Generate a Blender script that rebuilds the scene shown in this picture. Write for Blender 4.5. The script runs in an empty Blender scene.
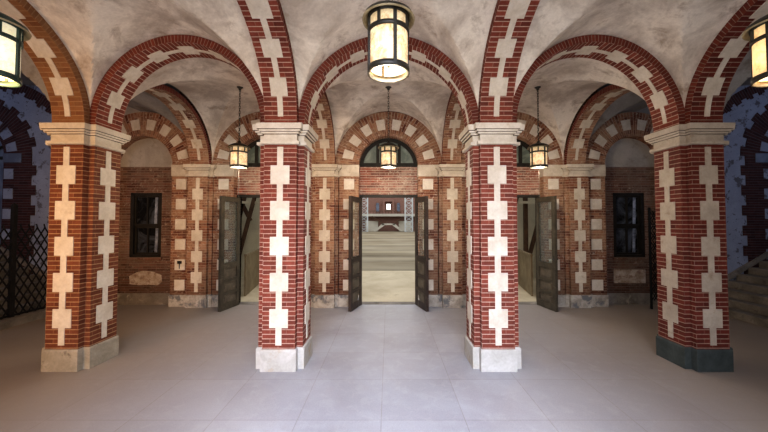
import bpy, math, random
from math import sin, cos, pi, sqrt, radians
random.seed(7)
U = 4.8/328.0            # one unit of this file in metres
F = 328.0                # focal length in pixels
EYE = 149.0
C = bpy.context.scene.collection
SPR = 247.0              # springing height of every arch
PX = [-325.2, -109.4, 109.4, 322.8]
PY = 352.4

# ------------------------------------------------------------------ materials
def mat(name):
    m = bpy.data.materials.new(name); m.use_nodes = True
    nt = m.node_tree; b = nt.nodes['Principled BSDF']
    b.inputs['Specular IOR Level'].default_value = 0.25
    return m, nt, b
def node(nt, t, **kw):
    n = nt.nodes.new(t)
    for k, v in kw.items():
        if k in n.inputs: n.inputs[k].default_value = v
        else: setattr(n, k, v)
    return n
def ramp(nt, src, stops):
    r = nt.nodes.new('ShaderNodeValToRGB'); e = r.color_ramp.elements
    while len(e) < len(stops): e.new(0.5)
    for i, (p, c) in enumerate(stops):
        e[i].position = p; e[i].color = (*c, 1) if len(c) == 3 else c
    nt.links.new(src, r.inputs[0]); return r.outputs[0]
def mix(nt, fac, a, b, mode='MIX'):
    m = nt.nodes.new('ShaderNodeMix'); m.data_type = 'RGBA'; m.blend_type = mode
    for s, v in ((0, fac), (6, a), (7, b)):
        if hasattr(v, 'links'): nt.links.new(v, m.inputs[s])
        elif s == 0: m.inputs[0].default_value = v
        else: m.inputs[s].default_value = (*v, 1)
    return m.outputs[2]
def noise(nt, vec, scale, detail=4, rough=.6, dist=0):
    n = node(nt, 'ShaderNodeTexNoise', Scale=scale, Detail=detail, Roughness=rough, Distortion=dist)
    nt.links.new(vec, n.inputs['Vector']); return n.outputs[0]
def lum(c, k): return tuple(min(1, x*k) for x in c)

def brick_mat(name, c1, c2, mortar, dirt, fade=0.0, fadecol=(.4,.33,.27), plain=False, bump=.35, msize=.0065, vj=.22, bias=-.1, blotch=0):
    m, nt, b = mat(name)
    tc = node(nt, 'ShaderNodeTexCoord')
    br = node(nt, 'ShaderNodeTexBrick')
    br.inputs['Scale'].default_value = 1
    br.inputs['Brick Width'].default_value = 50 if plain else .235
    br.inputs['Row Height'].default_value = .0665
    br.inputs['Mortar Size'].default_value = msize
    br.inputs['Mortar Smooth'].default_value = .3
    br.inputs['Bias'].default_value = bias
    br.inputs['Color1'].default_value = (*c1, 1); br.inputs['Color2'].default_value = (*c2, 1)
    br.inputs['Mortar'].default_value = (*mortar, 1)
    nt.links.new(tc.outputs['UV'], br.inputs['Vector'])
    g = node(nt, 'ShaderNodeNewGeometry').outputs['Position']
    n1 = noise(nt, g, 1.3, 5, .65); n2 = noise(nt, g, 9, 4, .7); n3 = noise(nt, g, 45, 2, .6)
    col = br.outputs['Color']
    if not plain:
        br.inputs['Mortar'].default_value = (*[c1[i]*(1-vj)+mortar[i]*vj for i in range(3)], 1)
        b2 = node(nt, 'ShaderNodeTexBrick')
        for k_, v_ in (('Scale',1),('Brick Width',60),('Row Height',.0665),('Mortar Size',msize*1.05),('Mortar Smooth',.3)): b2.inputs[k_].default_value = v_
        nt.links.new(tc.outputs['UV'], b2.inputs['Vector'])
        col = mix(nt, b2.outputs['Fac'], col, mortar)
    col = mix(nt, ramp(nt, n2, [(.35,(0,0,0)),(.7,(.5,.5,.5))]), col, dirt, 'MULTIPLY')
    col = mix(nt, .25, col, ramp(nt, n3, [(.3,(.45,.45,.45)),(.7,(1,1,1))]), 'MULTIPLY')
    if blotch:
        nb = noise(nt, g, 16, 5, .75); na = noise(nt, g, 3.1, 3, .6)
        k1 = mix(nt, 1, ramp(nt, nb, [(.54,(0,0,0)),(.62,(1,1,1))]), ramp(nt, na, [(.42,(0,0,0)),(.6,(blotch,)*3)]), 'MULTIPLY')
        col = mix(nt, k1, col, (.58,.50,.42))
        sz = node(nt, 'ShaderNodeSeparateXYZ'); nt.links.new(g, sz.inputs[0])
        gm = node(nt, 'ShaderNodeMath', operation='MULTIPLY_ADD'); nt.links.new(n1, gm.inputs[0]); gm.inputs[1].default_value = -1.2; nt.links.new(sz.outputs[2], gm.inputs[2])
        gr = node(nt, 'ShaderNodeMapRange'); nt.links.new(gm.outputs[0], gr.inputs['Value']); gr.inputs['From Min'].default_value = -.5; gr.inputs['From Max'].default_value = .9; gr.inputs['To Min'].default_value = .75; gr.inputs['To Max'].default_value = 0
        grime_shade = gr.outputs[0]
    else: grime_shade = None
    if fade:
        f = ramp(nt, n1, [(.5-fade*.25,(0,0,0)),(.5+fade*.18,(.75,.75,.75))])
        f2 = mix(nt, 1, f, ramp(nt, n2, [(.38,(.15,.15,.15)),(.62,(1,1,1))]), 'MULTIPLY')
        col = mix(nt, f2, col, fadecol)
    if grime_shade: col = mix(nt, grime_shade, col, (.30,.25,.22), 'MULTIPLY')
    nt.links.new(col, b.inputs['Base Color']); b.inputs['Roughness'].default_value = .75
    bp = node(nt, 'ShaderNodeBump', Strength=bump, Distance=.01, invert=True)
    nt.links.new(br.outputs['Fac'], bp.inputs['Height']); nt.links.new(bp.outputs[0], b.inputs['Normal'])
    return m
def rough_mat(name, c, c2, scale=2.0, rough=.8, c3=None, bump=.1, s3=7, lo=.35, hi=.65, t3=(.58,.68), spec=.25, metal=0):
    m, nt, b = mat(name)
    g = node(nt, 'ShaderNodeNewGeometry').outputs['Position']
    n1 = noise(nt, g, scale, 6, .65, .4); n2 = noise(nt, g, s3, 6, .7, .3)
    col = ramp(nt, n1, [(lo, c2), (hi, c)])
    if c3: col = mix(nt, ramp(nt, n2, [(t3[0],(0,0,0)),(t3[1],(.8,.8,.8))]), col, c3)
    col = mix(nt, .3, col, ramp(nt, noise(nt, g, 30, 3), [(.3,(.6,.6,.6)),(.7,(1,1,1))]), 'MULTIPLY')
    nt.links.new(col, b.inputs['Base Color']); b.inputs['Roughness'].default_value = rough
    b.inputs['Specular IOR Level'].default_value = spec; b.inputs['Metallic'].default_value = metal
    if bump:
        bp = node(nt, 'ShaderNodeBump', Strength=bump, Distance=.02)
        nt.links.new(n2, bp.inputs['Height']); nt.links.new(bp.outputs[0], b.inputs['Normal'])
    return m
M = {}
RED1, RED2 = (.25,.062,.040), (.14,.034,.024)
M['brick'] = brick_mat('red_brick', RED1, RED2, (.50,.36,.30), (.45,.36,.33))
M['vous'] = brick_mat('voussoir_brick', (.21,.05,.032), (.13,.03,.022), (.32,.22,.18), (.45,.36,.33), plain=True, msize=.006)
M['brickback'] = brick_mat('weathered_brick', (.37,.17,.10), (.12,.03,.02), (.42,.31,.23), (.4,.33,.3), fade=.3, fadecol=(.40,.27,.18), msize=.007, bias=.05, blotch=.75)
M['brickwall'] = brick_mat('rear_wall_brick', (.34,.10,.065), (.11,.035,.025), (.50,.42,.35), (.35,.3,.28), fade=.7, fadecol=(.52,.42,.34), msize=.0085, blotch=.8)
M['brickold'] = brick_mat('stained_wall_brick', (.25,.12,.085), (.09,.03,.02), (.28,.22,.18), (.35,.3,.28), fade=.5, fadecol=(.25,.19,.15), msize=.0085, blotch=.5)
M['brickdark'] = brick_mat('dark_brick', (.085,.03,.03), (.045,.017,.02), (.12,.10,.11), (.4,.4,.4), msize=.006)
M['stone'] = rough_mat('cream_stone', (.70,.64,.57), (.57,.50,.42), 4, .75, (.48,.38,.28), s3=5, t3=(.62,.75), bump=.06)
M['stoneold'] = rough_mat('worn_cream_stone', (.66,.59,.50), (.50,.43,.35), 3, .8, (.36,.28,.2), s3=5, t3=(.6,.72), bump=.1)
M['baseW'] = rough_mat('white_base_stone', (.56,.545,.53), (.42,.40,.37), 3, .8, (.40,.31,.21), s3=2.5, t3=(.56,.7), bump=.15)
M['baseL'] = rough_mat('grey_tan_base_stone', (.42,.38,.32), (.27,.24,.19), 3, .85, (.16,.14,.11), bump=.15)
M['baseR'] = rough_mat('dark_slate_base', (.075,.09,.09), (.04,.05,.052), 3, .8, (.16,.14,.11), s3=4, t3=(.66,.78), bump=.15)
M['plaster'] = rough_mat('vault_plaster', (.80,.73,.65), (.50,.43,.37), 1.2, .9, (.33,.25,.19), s3=2.4, t3=(.54,.70), lo=.38, hi=.56, bump=.06)
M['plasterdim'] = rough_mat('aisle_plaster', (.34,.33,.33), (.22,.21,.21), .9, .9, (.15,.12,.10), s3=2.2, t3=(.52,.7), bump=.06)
M['tymp'] = rough_mat('lunette_plaster', (.52,.48,.44), (.36,.33,.30), 1.5, .9, (.22,.19,.16), s3=3, t3=(.55,.75), bump=.06)
M['blue'] = rough_mat('blue_plaster', (.34,.38,.50), (.26,.29,.39), 1.2, .85, (.10,.09,.10), s3=4.5, t3=(.56,.59), bump=.06)
M['cement'] = rough_mat('cement_band', (.30,.27,.24), (.16,.14,.12), 2, .85, (.42,.38,.33), s3=3, bump=.15)
M['patch'] = rough_mat('whitewash_patch', (.55,.48,.42), (.34,.26,.2), 6, .85, (.25,.16,.12), s3=9, t3=(.5,.6), bump=.1)
M['iron'] = rough_mat('dark_bronze', (.035,.03,.022), (.018,.016,.013), 8, .45, None, 0, spec=.5)
M['brim'] = rough_mat('lit_brim_bronze', (.40,.33,.20), (.22,.17,.09), 8, .4, None, 0, spec=.5)  # hood underside painted lighter, as if lit by the lamp glass
M['green'] = rough_mat('dark_green_metal', (.03,.06,.05), (.012,.03,.026), 6, .4, None, 0, spec=.5)
M['black'] = rough_mat('black_iron', (.02,.02,.022), (.01,.01,.012), 8, .6, None, 0)
M['frame'] = rough_mat('black_brown_paint', (.03,.026,.022), (.016,.014,.012), 6, .55, None, 0)
M['doorC'] = rough_mat('dark_brown_door_paint', (.065,.045,.038), (.035,.025,.022), 5, .5, (.09,.07,.06), bump=.04)
M['doorS'] = rough_mat('olive_brown_door_paint', (.09,.075,.055), (.05,.042,.032), 5, .5, (.14,.115,.085), bump=.04)
M['panel'] = rough_mat('lightened_door_panel', (.15,.125,.095), (.08,.065,.05), 5, .5, (.2,.165,.125), bump=.04)  # panel fields painted lighter to bring out relief lost in flat light
M['baseB'] = rough_mat('stained_rear_base', (.52,.48,.43), (.27,.24,.21), 4, .8, (.10,.11,.13), s3=2.6, t3=(.53,.6), bump=.15)
M['brickochre'] = brick_mat('ochre_brick', (.27,.12,.055), (.17,.065,.032), (.36,.22,.12), (.4,.33,.3), fade=.8, fadecol=(.30,.17,.085))
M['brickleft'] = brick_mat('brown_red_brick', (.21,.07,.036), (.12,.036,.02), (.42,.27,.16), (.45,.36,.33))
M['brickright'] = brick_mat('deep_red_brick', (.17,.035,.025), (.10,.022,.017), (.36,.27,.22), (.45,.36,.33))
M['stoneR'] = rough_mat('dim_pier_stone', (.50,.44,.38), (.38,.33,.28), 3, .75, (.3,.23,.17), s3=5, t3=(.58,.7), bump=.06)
M['strip'] = rough_mat('pale_blue_strip', (.42,.48,.62), (.10,.12,.17), 6, .6, None, 0)  # pale bluish strip down one side of each sash
M['grime_shade'] = rough_mat('shaded_grimy_groove', (.22,.18,.15), (.12,.10,.085), 5, .9, None, 0)  # groove faces painted dark: shadow line and grime together
M['steel'] = rough_mat('white_steel', (.62,.66,.70), (.5,.54,.58), 1, .5, None, 0)
M['hallwhite'] = rough_mat('pale_painted_wood', (.62,.60,.54), (.5,.47,.42), .3, .7, None, 0)
M['hallbrick'] = brick_mat('hall_brick', (.30,.15,.12), (.24,.12,.10), (.4,.33,.3), (.6,.55,.5), bump=0)
M['timber'] = rough_mat('dark_timber', (.15,.095,.06), (.08,.05,.035), 4, .7, None, .1)
M['boards'] = rough_mat('tan_boarding', (.26,.21,.13), (.17,.13,.08), 2, .7, (.2,.15,.09), bump=.05)
M['cream'] = rough_mat('cream_boarding', (.78,.76,.60), (.62,.60,.46), 1, .8, None, 0)
M['stairstone'] = rough_mat('worn_tread_stone', (.30,.27,.24), (.17,.15,.13), 2.5, .8, (.10,.09,.08), bump=.1)
M['hallconc'] = rough_mat('hall_apron_concrete', (.60,.53,.39), (.46,.39,.27), .8, .7, (.42,.36,.26), s3=1.6, bump=0)

def floor_mat():
    m, nt, b = mat('floor_slabs')
    g = node(nt, 'ShaderNodeNewGeometry').outputs['Position']
    br = node(nt, 'ShaderNodeTexBrick', offset=0.0)
    br.inputs['Scale'].default_value = 1
    br.inputs['Brick Width'].default_value = .92; br.inputs['Row Height'].default_value = .92
    br.inputs['Mortar Size'].default_value = .007; br.inputs['Mortar Smooth'].default_value = .5
    br.inputs['Color1'].default_value = (.40,.405,.45,1); br.inputs['Color2'].default_value = (.36,.365,.405,1)
    br.inputs['Mortar'].default_value = (.32,.31,.315,1)
    mp = node(nt, 'ShaderNodeMapping'); mp.inputs['Location'].default_value = (.08, .02, 0)
    nt.links.new(g, mp.inputs['Vector']); nt.links.new(mp.outputs[0], br.inputs['Vector'])
    n1 = noise(nt, g, .7, 6, .6, .5); n2 = noise(nt, g, 5, 6, .7, .6); n3 = noise(nt, g, 60, 2)
    col = mix(nt, ramp(nt, n1, [(.3,(.6,.6,.6)),(.65,(0,0,0))]), br.outputs['Color'], (.6,.54,.50), 'MULTIPLY')
    col = mix(nt, ramp(nt, n2, [(.5,(0,0,0)),(.8,(.5,.5,.5))]), col, (.47,.47,.50))
    col = mix(nt, ramp(nt, n3, [(.3,(.25,.25,.25)),(.7,(0,0,0))]), col, (.5,.5,.5), 'MULTIPLY')
    # darker brown toward the side aisles, painted in for the dimmer light there
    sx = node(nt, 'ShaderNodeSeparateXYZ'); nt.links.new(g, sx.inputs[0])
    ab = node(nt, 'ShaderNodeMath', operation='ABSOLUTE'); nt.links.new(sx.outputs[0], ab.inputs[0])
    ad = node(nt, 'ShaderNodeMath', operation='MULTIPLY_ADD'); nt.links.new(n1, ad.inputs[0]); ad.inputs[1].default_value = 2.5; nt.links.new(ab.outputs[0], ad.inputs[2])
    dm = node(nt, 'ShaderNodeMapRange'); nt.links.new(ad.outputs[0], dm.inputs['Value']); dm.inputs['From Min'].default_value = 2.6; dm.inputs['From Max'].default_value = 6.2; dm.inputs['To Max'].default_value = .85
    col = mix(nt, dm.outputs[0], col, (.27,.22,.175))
    nt.links.new(col, b.inputs['Base Color'])
    nt.links.new(ramp(nt, n1, [(.3,(.42,.42,.42)),(.7,(.6,.6,.6))]), b.inputs['Roughness'])
    b.inputs['Specular IOR Level'].default_value = .35
    bp = node(nt, 'ShaderNodeBump', Strength=.15, Distance=.01)
    nt.links.new(n2, bp.inputs['Height']); nt.links.new(bp.outputs[0], b.inputs['Normal'])
    return m
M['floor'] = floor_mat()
def plank_mat():
    m, nt, b = mat('hall_plank_floor')
    g = node(nt, 'ShaderNodeNewGeometry').outputs['Position']
    mp = node(nt, 'ShaderNodeMapping'); mp.inputs['Scale'].default_value = (.05, .5, 1)
    nt.links.new(g, mp.inputs['Vector'])
    n1 = noise(nt, mp.outputs[0], .8, 6, .6); n2 = noise(nt, g, .25, 4)
    col = ramp(nt, n1, [(.38,(.11,.085,.05)),(.6,(.27,.23,.16))])
    col = mix(nt, ramp(nt, n2, [(.4,(0,0,0)),(.7,(.5,.5,.5))]), col, (.33,.30,.24))
    nt.links.new(col, b.inputs['Base Color']); b.inputs['Roughness'].default_value = .8
    return m
M['planks'] = plank_mat()
def glow_mat(name, col, strength, col2):
    m, nt, b = mat(name)
    tc = node(nt, 'ShaderNodeTexCoord').outputs['Object']
    n = noise(nt, tc, 9, 6, .75, .8)
    n2 = noise(nt, tc, 40, 3)
    c = ramp(nt, n, [(.36, col2), (.56, col)])
    c = mix(nt, .35, c, ramp(nt, n2, [(.3,(.5,.5,.5)),(.6,(1,1,1))]), 'MULTIPLY')
    # brightness falls away from the bulb at the middle of the glass
    sx = node(nt, 'ShaderNodeSeparateXYZ'); nt.links.new(tc, sx.inputs[0])
    r = node(nt, 'ShaderNodeMapRange'); nt.links.new(sx.outputs['Z'], r.inputs['Value'])
    r.inputs['From Min'].default_value = 0; r.inputs['From Max'].default_value = .42
    g = ramp(nt, r.outputs[0], [(0,(.55,.55,.55)),(.4,(1,1,1)),(1,(.5,.5,.5))])
    c = mix(nt, 1, c, g, 'MULTIPLY')
    nt.links.new(c, b.inputs['Emission Color']); nt.links.new(c, b.inputs['Base Color'])
    b.inputs['Emission Strength'].default_value = strength; b.inputs['Roughness'].default_value = .3
    return m
M['glow'] = glow_mat('mottled_lamp_glass', (1,.80,.50), .72, (.62,.36,.15))
M['glowL'] = glow_mat('pale_lamp_glass', (1,.90,.66), 1.0, (.85,.78,.5))
M['glowR'] = glow_mat('amber_lamp_glass', (1,.72,.36), 1.2, (.85,.48,.18))
m, nt, b = mat('lamp_bulb'); b.inputs['Emission Color'].default_value = (1,.85,.6,1); b.inputs['Emission Strength'].default_value = 2; M['bulb'] = m
m, nt, b = mat('daylight_pane'); b.inputs['Emission Color'].default_value = (1,.97,.92,1); b.inputs['Emission Strength'].default_value = 4; M['daylight'] = m
m, nt, b = mat('clear_glass'); b.inputs['Transmission Weight'].default_value = .93; b.inputs['Roughness'].default_value = .05; b.inputs['IOR'].default_value = 1.1; b.inputs['Base Color'].default_value = (.85,.9,.86,1); b.inputs['Specular IOR Level'].default_value = 1; M['glass'] = m
def pane_mat(name, c, c2, rough=.15, em=0):
    m, nt, b = mat(name)
    g = node(nt, 'ShaderNodeNewGeometry').outputs['Position']
    col = ramp(nt, noise(nt, g, 2.2, 5, .6, 1.0), [(.45, c2), (.66, c)])
    nt.links.new(col, b.inputs['Base Color']); b.inputs['Roughness'].default_value = rough
    b.inputs['Specular IOR Level'].default_value = .5
    if em: nt.links.new(col, b.inputs['Emission Color']); b.inputs['Emission Strength'].default_value = em
    return m
M['lunglass'] = pane_mat('dusty_green_glass', (.26,.30,.26), (.12,.15,.13), .35)
M['winglass'] = pane_mat('dark_window_glass', (.11,.125,.16), (.012,.012,.013), .12)
M['fanglass'] = pane_mat('blue_dusk_glass', (.20,.24,.33), (.12,.14,.2), .3)

# ------------------------------------------------------------------ mesh builder
class MB:
    def __init__(s): s.v = []; s.f = []; s.uv = []; s.mi = []; s.sm = []
    def face(s, pts, uvs=None, mi=0, smooth=False):
        n = len(s.v); s.v += [tuple(p) for p in pts]; s.f.append(tuple(range(n, n+len(pts))))
        if uvs is None:
            a, b_, c = pts[0], pts[1], pts[2]
            ux, uy, uz = (b_[i]-a[i] for i in range(3)); vx, vy, vz = (c[i]-a[i] for i in range(3))
            nx, ny, nz = abs(uy*vz-uz*vy), abs(uz*vx-ux*vz), abs(ux*vy-uy*vx)
            if nz >= nx and nz >= ny: uvs = [(p[0], p[1]) for p in pts]
            elif nx > ny: uvs = [(p[1], p[2]) for p in pts]
            else: uvs = [(p[0], p[2]) for p in pts]
        s.uv.append([(u*U, w*U) for u, w in uvs]); s.mi.append(mi); s.sm.append(smooth)
    def box(s, x0, x1, y0, y1, z0, z1, mi=0, skip=''):
        P = lambda x, y, z: (x, y, z)
        if 'f' not in skip: s.face([P(x0,y0,z0),P(x1,y0,z0),P(x1,y0,z1),P(x0,y0,z1)], mi=mi)
        if 'k' not in skip: s.face([P(x1,y1,z0),P(x0,y1,z0),P(x0,y1,z1),P(x1,y1,z1)], mi=mi)
        s.face([P(x0,y1,z0),P(x0,y0,z0),P(x0,y0,z1),P(x0,y1,z1)], mi=mi)
        s.face([P(x1,y0,z0),P(x1,y1,z0),P(x1,y1,z1),P(x1,y0,z1)], mi=mi)
        s.face([P(x0,y0,z1),P(x1,y0,z1),P(x1,y1,z1),P(x0,y1,z1)], mi=mi)
        s.face([P(x0,y1,z0),P(x1,y1,z0),P(x1,y0,z0),P(x0,y0,z0)], mi=mi)
    def bar(s, a, b_, w, d=None, up=(0,0,1), mi=0):
        """a rectangular bar from a to b, w wide, d deep"""
        import mathutils
        d = d or w; A = mathutils.Vector(a); B = mathutils.Vector(b_); t = (B-A).normalized()
        q = t.cross(mathutils.Vector(up))
        if q.length < 1e-3: q = t.cross(mathutils.Vector((1,0,0)))
        q.normalize(); r = q.cross(t)
        o = [q*w/2*i + r*d/2*j for i, j in ((-1,-1),(1,-1),(1,1),(-1,1))]
        lo = [A+x for x in o]; hi = [B+x for x in o]
        for i in range(4):
            j = (i+1) % 4; s.face([lo[i], lo[j], hi[j], hi[i]], mi=mi)
        s.face(lo[::-1], mi=mi); s.face(hi, mi=mi)
    def lathe(s, prof, cx=0, cy=0, n=24, mi=0, smooth=True):
        for k in range(len(prof)-1):
            (r0, z0), (r1, z1) = prof[k], prof[k+1]
            for i in range(n):
                a, c = 2*pi*i/n, 2*pi*(i+1)/n
                pts = [(cx+r0*cos(a), cy+r0*sin(a), z0), (cx+r0*cos(c), cy+r0*sin(c), z0), (cx+r1*cos(c), cy+r1*sin(c), z1), (cx+r1*cos(a), cy+r1*sin(a), z1)]
                if r0 < 1e-4: pts = pts[1:]
                elif r1 < 1e-4: pts = pts[:3]
                s.face(pts, mi=mi, smooth=smooth)
    def ringloop(s, loops, uvl=None, mi=0, cap=True):
        """loft equal closed loops of points"""
        n = len(loops[0])
        for a, b_ in zip(loops, loops[1:]):
            d = 0
            for i in range(n):
                j = (i+1) % n; L = math.dist(a[i], a[j])
                h0, h1 = a[i][2], b_[i][2]
                s.face([a[i], a[j], b_[j], b_[i]], [(d, h0), (d+L, h0), (d+L, h1), (d, h1)], mi=mi); d += L
        if cap: s.face(loops[0][::-1], mi=mi); s.face(loops[-1], mi=mi)
    def build(s, name, m, parent=None, merge=True, bevel=0):
        import bmesh
        me = bpy.data.meshes.new(name)
        me.from_pydata([tuple(c*U for c in v) for v in s.v], [], s.f)
        uvl = me.uv_layers.new(name='UVMap'); k = 0
        for fu in s.uv:
            for c in fu: uvl.data[k].uv = c; k += 1
        for mm in (m if isinstance(m, (list, tuple)) else [m]): me.materials.append(mm)
        for p, mi, sm in zip(me.polygons, s.mi, s.sm): p.material_index = mi; p.use_smooth = sm
        if merge:
            bm = bmesh.new(); bm.from_mesh(me); bmesh.ops.remove_doubles(bm, verts=bm.verts, dist=1e-5)
            bmesh.ops.recalc_face_normals(bm, faces=bm.faces); bm.to_mesh(me); bm.free()
        o = bpy.data.objects.new(name, me); C.objects.link(o)
        if parent: o.parent = parent
        if bevel:
            bv = o.modifiers.new('bevel', 'BEVEL'); bv.width = bevel*U; bv.segments = 2; bv.limit_method = 'ANGLE'
        return o
def tag(o, label=None, cat=None, group=None, kind=None):
    if label: o['label'] = label
    if cat: o['category'] = cat
    if group: o['group'] = group
    if kind: o['kind'] = kind
    return o
def thing(name, x, y, z, label, cat, group=None, rz=0):
    o = bpy.data.objects.new(name, None); C.objects.link(o); o.location = (x*U, y*U, z*U); o.rotation_euler.z = rz
    o.empty_display_size = .1
    return tag(o, label, cat, group)
def copy_tree(o, parent=None):
    c = o.copy(); C.objects.link(c)
    if parent: c.parent = parent
    for ch in list(o.children): copy_tree(ch, c)
    return c
def place(src, x, y, z, label, group=None, first=False):
    o = src if first else copy_tree(src)
    o.location = (x*U, y*U, z*U); o['label'] = label
    if group: o['group'] = group
    return o

# ------------------------------------------------------------------ brick piers
def cross(a, b_): return [(-a,-b_),(a,-b_),(a,-a),(b_,-a),(b_,a),(a,a),(a,b_),(-a,b_),(-a,a),(-b_,a),(-b_,-a),(-a,-a)]
def loop(poly, z): return [(x, y, z) for x, y in poly]
CAP = [(227.5,.3),(228,2.8),(231,2.8),(231.3,.2),(238,.2),(238.3,2.2),(240.2,2.4),(240.5,3.9),(242.2,4.3),(242.6,5.8),(247,6.3)]
def half_cross(a, b_, back):     # pilaster outline, running back to the wall
    return [(-a,-b_),(a,-b_),(a,-a),(b_,-a),(b_,back),(-b_,back),(-b_,-a),(-a,-a)]
def chain(mb, curve, wdir, segs, t=.7):
    """cream stone strip following a curve; segs = [(s0,s1,halfwidth)]"""
    for s0, s1, hw in segs:
        n = max(1, int((s1-s0)/5)); pr = None
        for i in range(n+1):
            p, nn = curve(s0+(s1-s0)*i/n)
            q = [tuple(p[k]+wdir[k]*w+nn[k]*h for k in range(3)) for w, h in ((-hw,-.3),(-hw,t),(hw,t),(hw,-.3))]
            if pr:
                for j in range(3): mb.face([pr[j], pr[j+1], q[j+1], q[j]])
                if i == n: mb.face(q[::-1])
            else: mb.face(q)
            pr = q
def chain_segs(s0, s1, centres, hb=9.6, hs=3.0):
    segs = []; cur = s0
    for c in centres:
        j = random.uniform(-.4, .4)
        segs += [(cur, c-hb+j, hs), (c-hb+j, c+hb-.6, hb+random.uniform(-.5,.5))]; cur = c+hb-.6
    segs.append((cur, s1, hs)); return segs
def capital(m, outline):
    loops = [outline(o, z) for z, o in CAP]
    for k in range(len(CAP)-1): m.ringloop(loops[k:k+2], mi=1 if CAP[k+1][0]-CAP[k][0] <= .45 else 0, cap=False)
    m.face(loops[0][::-1]); m.face(loops[-1])
BLK = [52.3, 88.2, 124.2, 160.2, 196.2]
CAP = [(z-1.3 if z < 247 else z, o) for z, o in CAP]
def pier(name, x, y, label, base_m, stone_m=None, cap_m=None, bm=None):
    t = thing(name, x, y, 0, label, 'pier', 'freestanding brick piers of the arcade')
    m = MB(); m.ringloop([loop(cross(16.5,22.5), 19), loop(cross(16.5,22.5), 246.9)]); m.build('brick_shaft', bm or M['brick'], t)
    m = MB(); m.ringloop([loop(cross(17.9,24.4), 0), loop(cross(17.9,24.4), 20.3), loop(cross(17.1,23.4), 21.6)]); m.build('stone_base', base_m, t, bevel=.3)
    m = MB(); capital(m, lambda o, z: loop(cross(16.5+o, 22.5+o), z)); m.build('capital', [cap_m or M['stone'], M['grime_shade']], t)
    for ax, sg in (('y',-1),('x',1),('x',-1),('y',1)):
        m = MB()
        if ax == 'y': chain(m, lambda s: ((0, sg*22.5, s), (0, sg, 0)), (1,0,0), chain_segs(25.5, 224, BLK))
        else: chain(m, lambda s: ((sg*22.5, 0, s), (sg, 0, 0)), (0,1,0), chain_segs(25.5, 224, BLK))
        m.build('stone_inlay', stone_m or M['stone'], t)
    m = MB(); m.box(-12.5,12.5,-12.5,12.5,246,345); m.build('core', M['brick'], t)
    return t
pier('brick_pier', PX[1], PY, 'red brick pier left of the central doorway, on a stained white stone base', M['baseW'])
pier('brick_pier', PX[2], PY, 'red brick pier right of the central doorway, on a clean white stone base', M['baseW'])
pier('brick_pier', PX[0], PY, 'orange-lit outer brick pier on the left beside the lattice gate, grey-tan base', M['baseL'], cap_m=M['stoneold'], bm=M['brickleft'])
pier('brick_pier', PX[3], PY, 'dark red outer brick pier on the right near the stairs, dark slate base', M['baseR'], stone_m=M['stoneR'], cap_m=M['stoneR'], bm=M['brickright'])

# ------------------------------------------------------------------ arches
def superell(a, h, n=2.0, N=96):
    """points from -a to a, with arc-length table; returns f(s)->(u,z,nu,nz) normal pointing to the centre, and length"""
    P = []
    for i in range(N+1):
        th = pi*(1-i/N); c, s_ = cos(th), sin(th)
        P.append((a*math.copysign(abs(c)**(2/n), c), h*abs(s_)**(2/n)))
    L = [0]
    for p, q in zip(P, P[1:]): L.append(L[-1]+math.dist(p, q))
    def f(s):
        s = min(max(s, 0), L[-1]-1e-6)
        lo, hi = 0, N
        while hi-lo > 1:
            mid = (lo+hi)//2
            if L[mid] <= s: lo = mid
            else: hi = mid
        k = (s-L[lo])/(L[hi]-L[lo]); p, q = P[lo], P[hi]
        u, z = p[0]+(q[0]-p[0])*k, p[1]+(q[1]-p[1])*k
        tx, tz = q[0]-p[0], q[1]-p[1]; l = math.hypot(tx, tz)
        return u, z, tz/l, -tx/l
    return f, L[-1]
TH = 7.6
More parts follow.
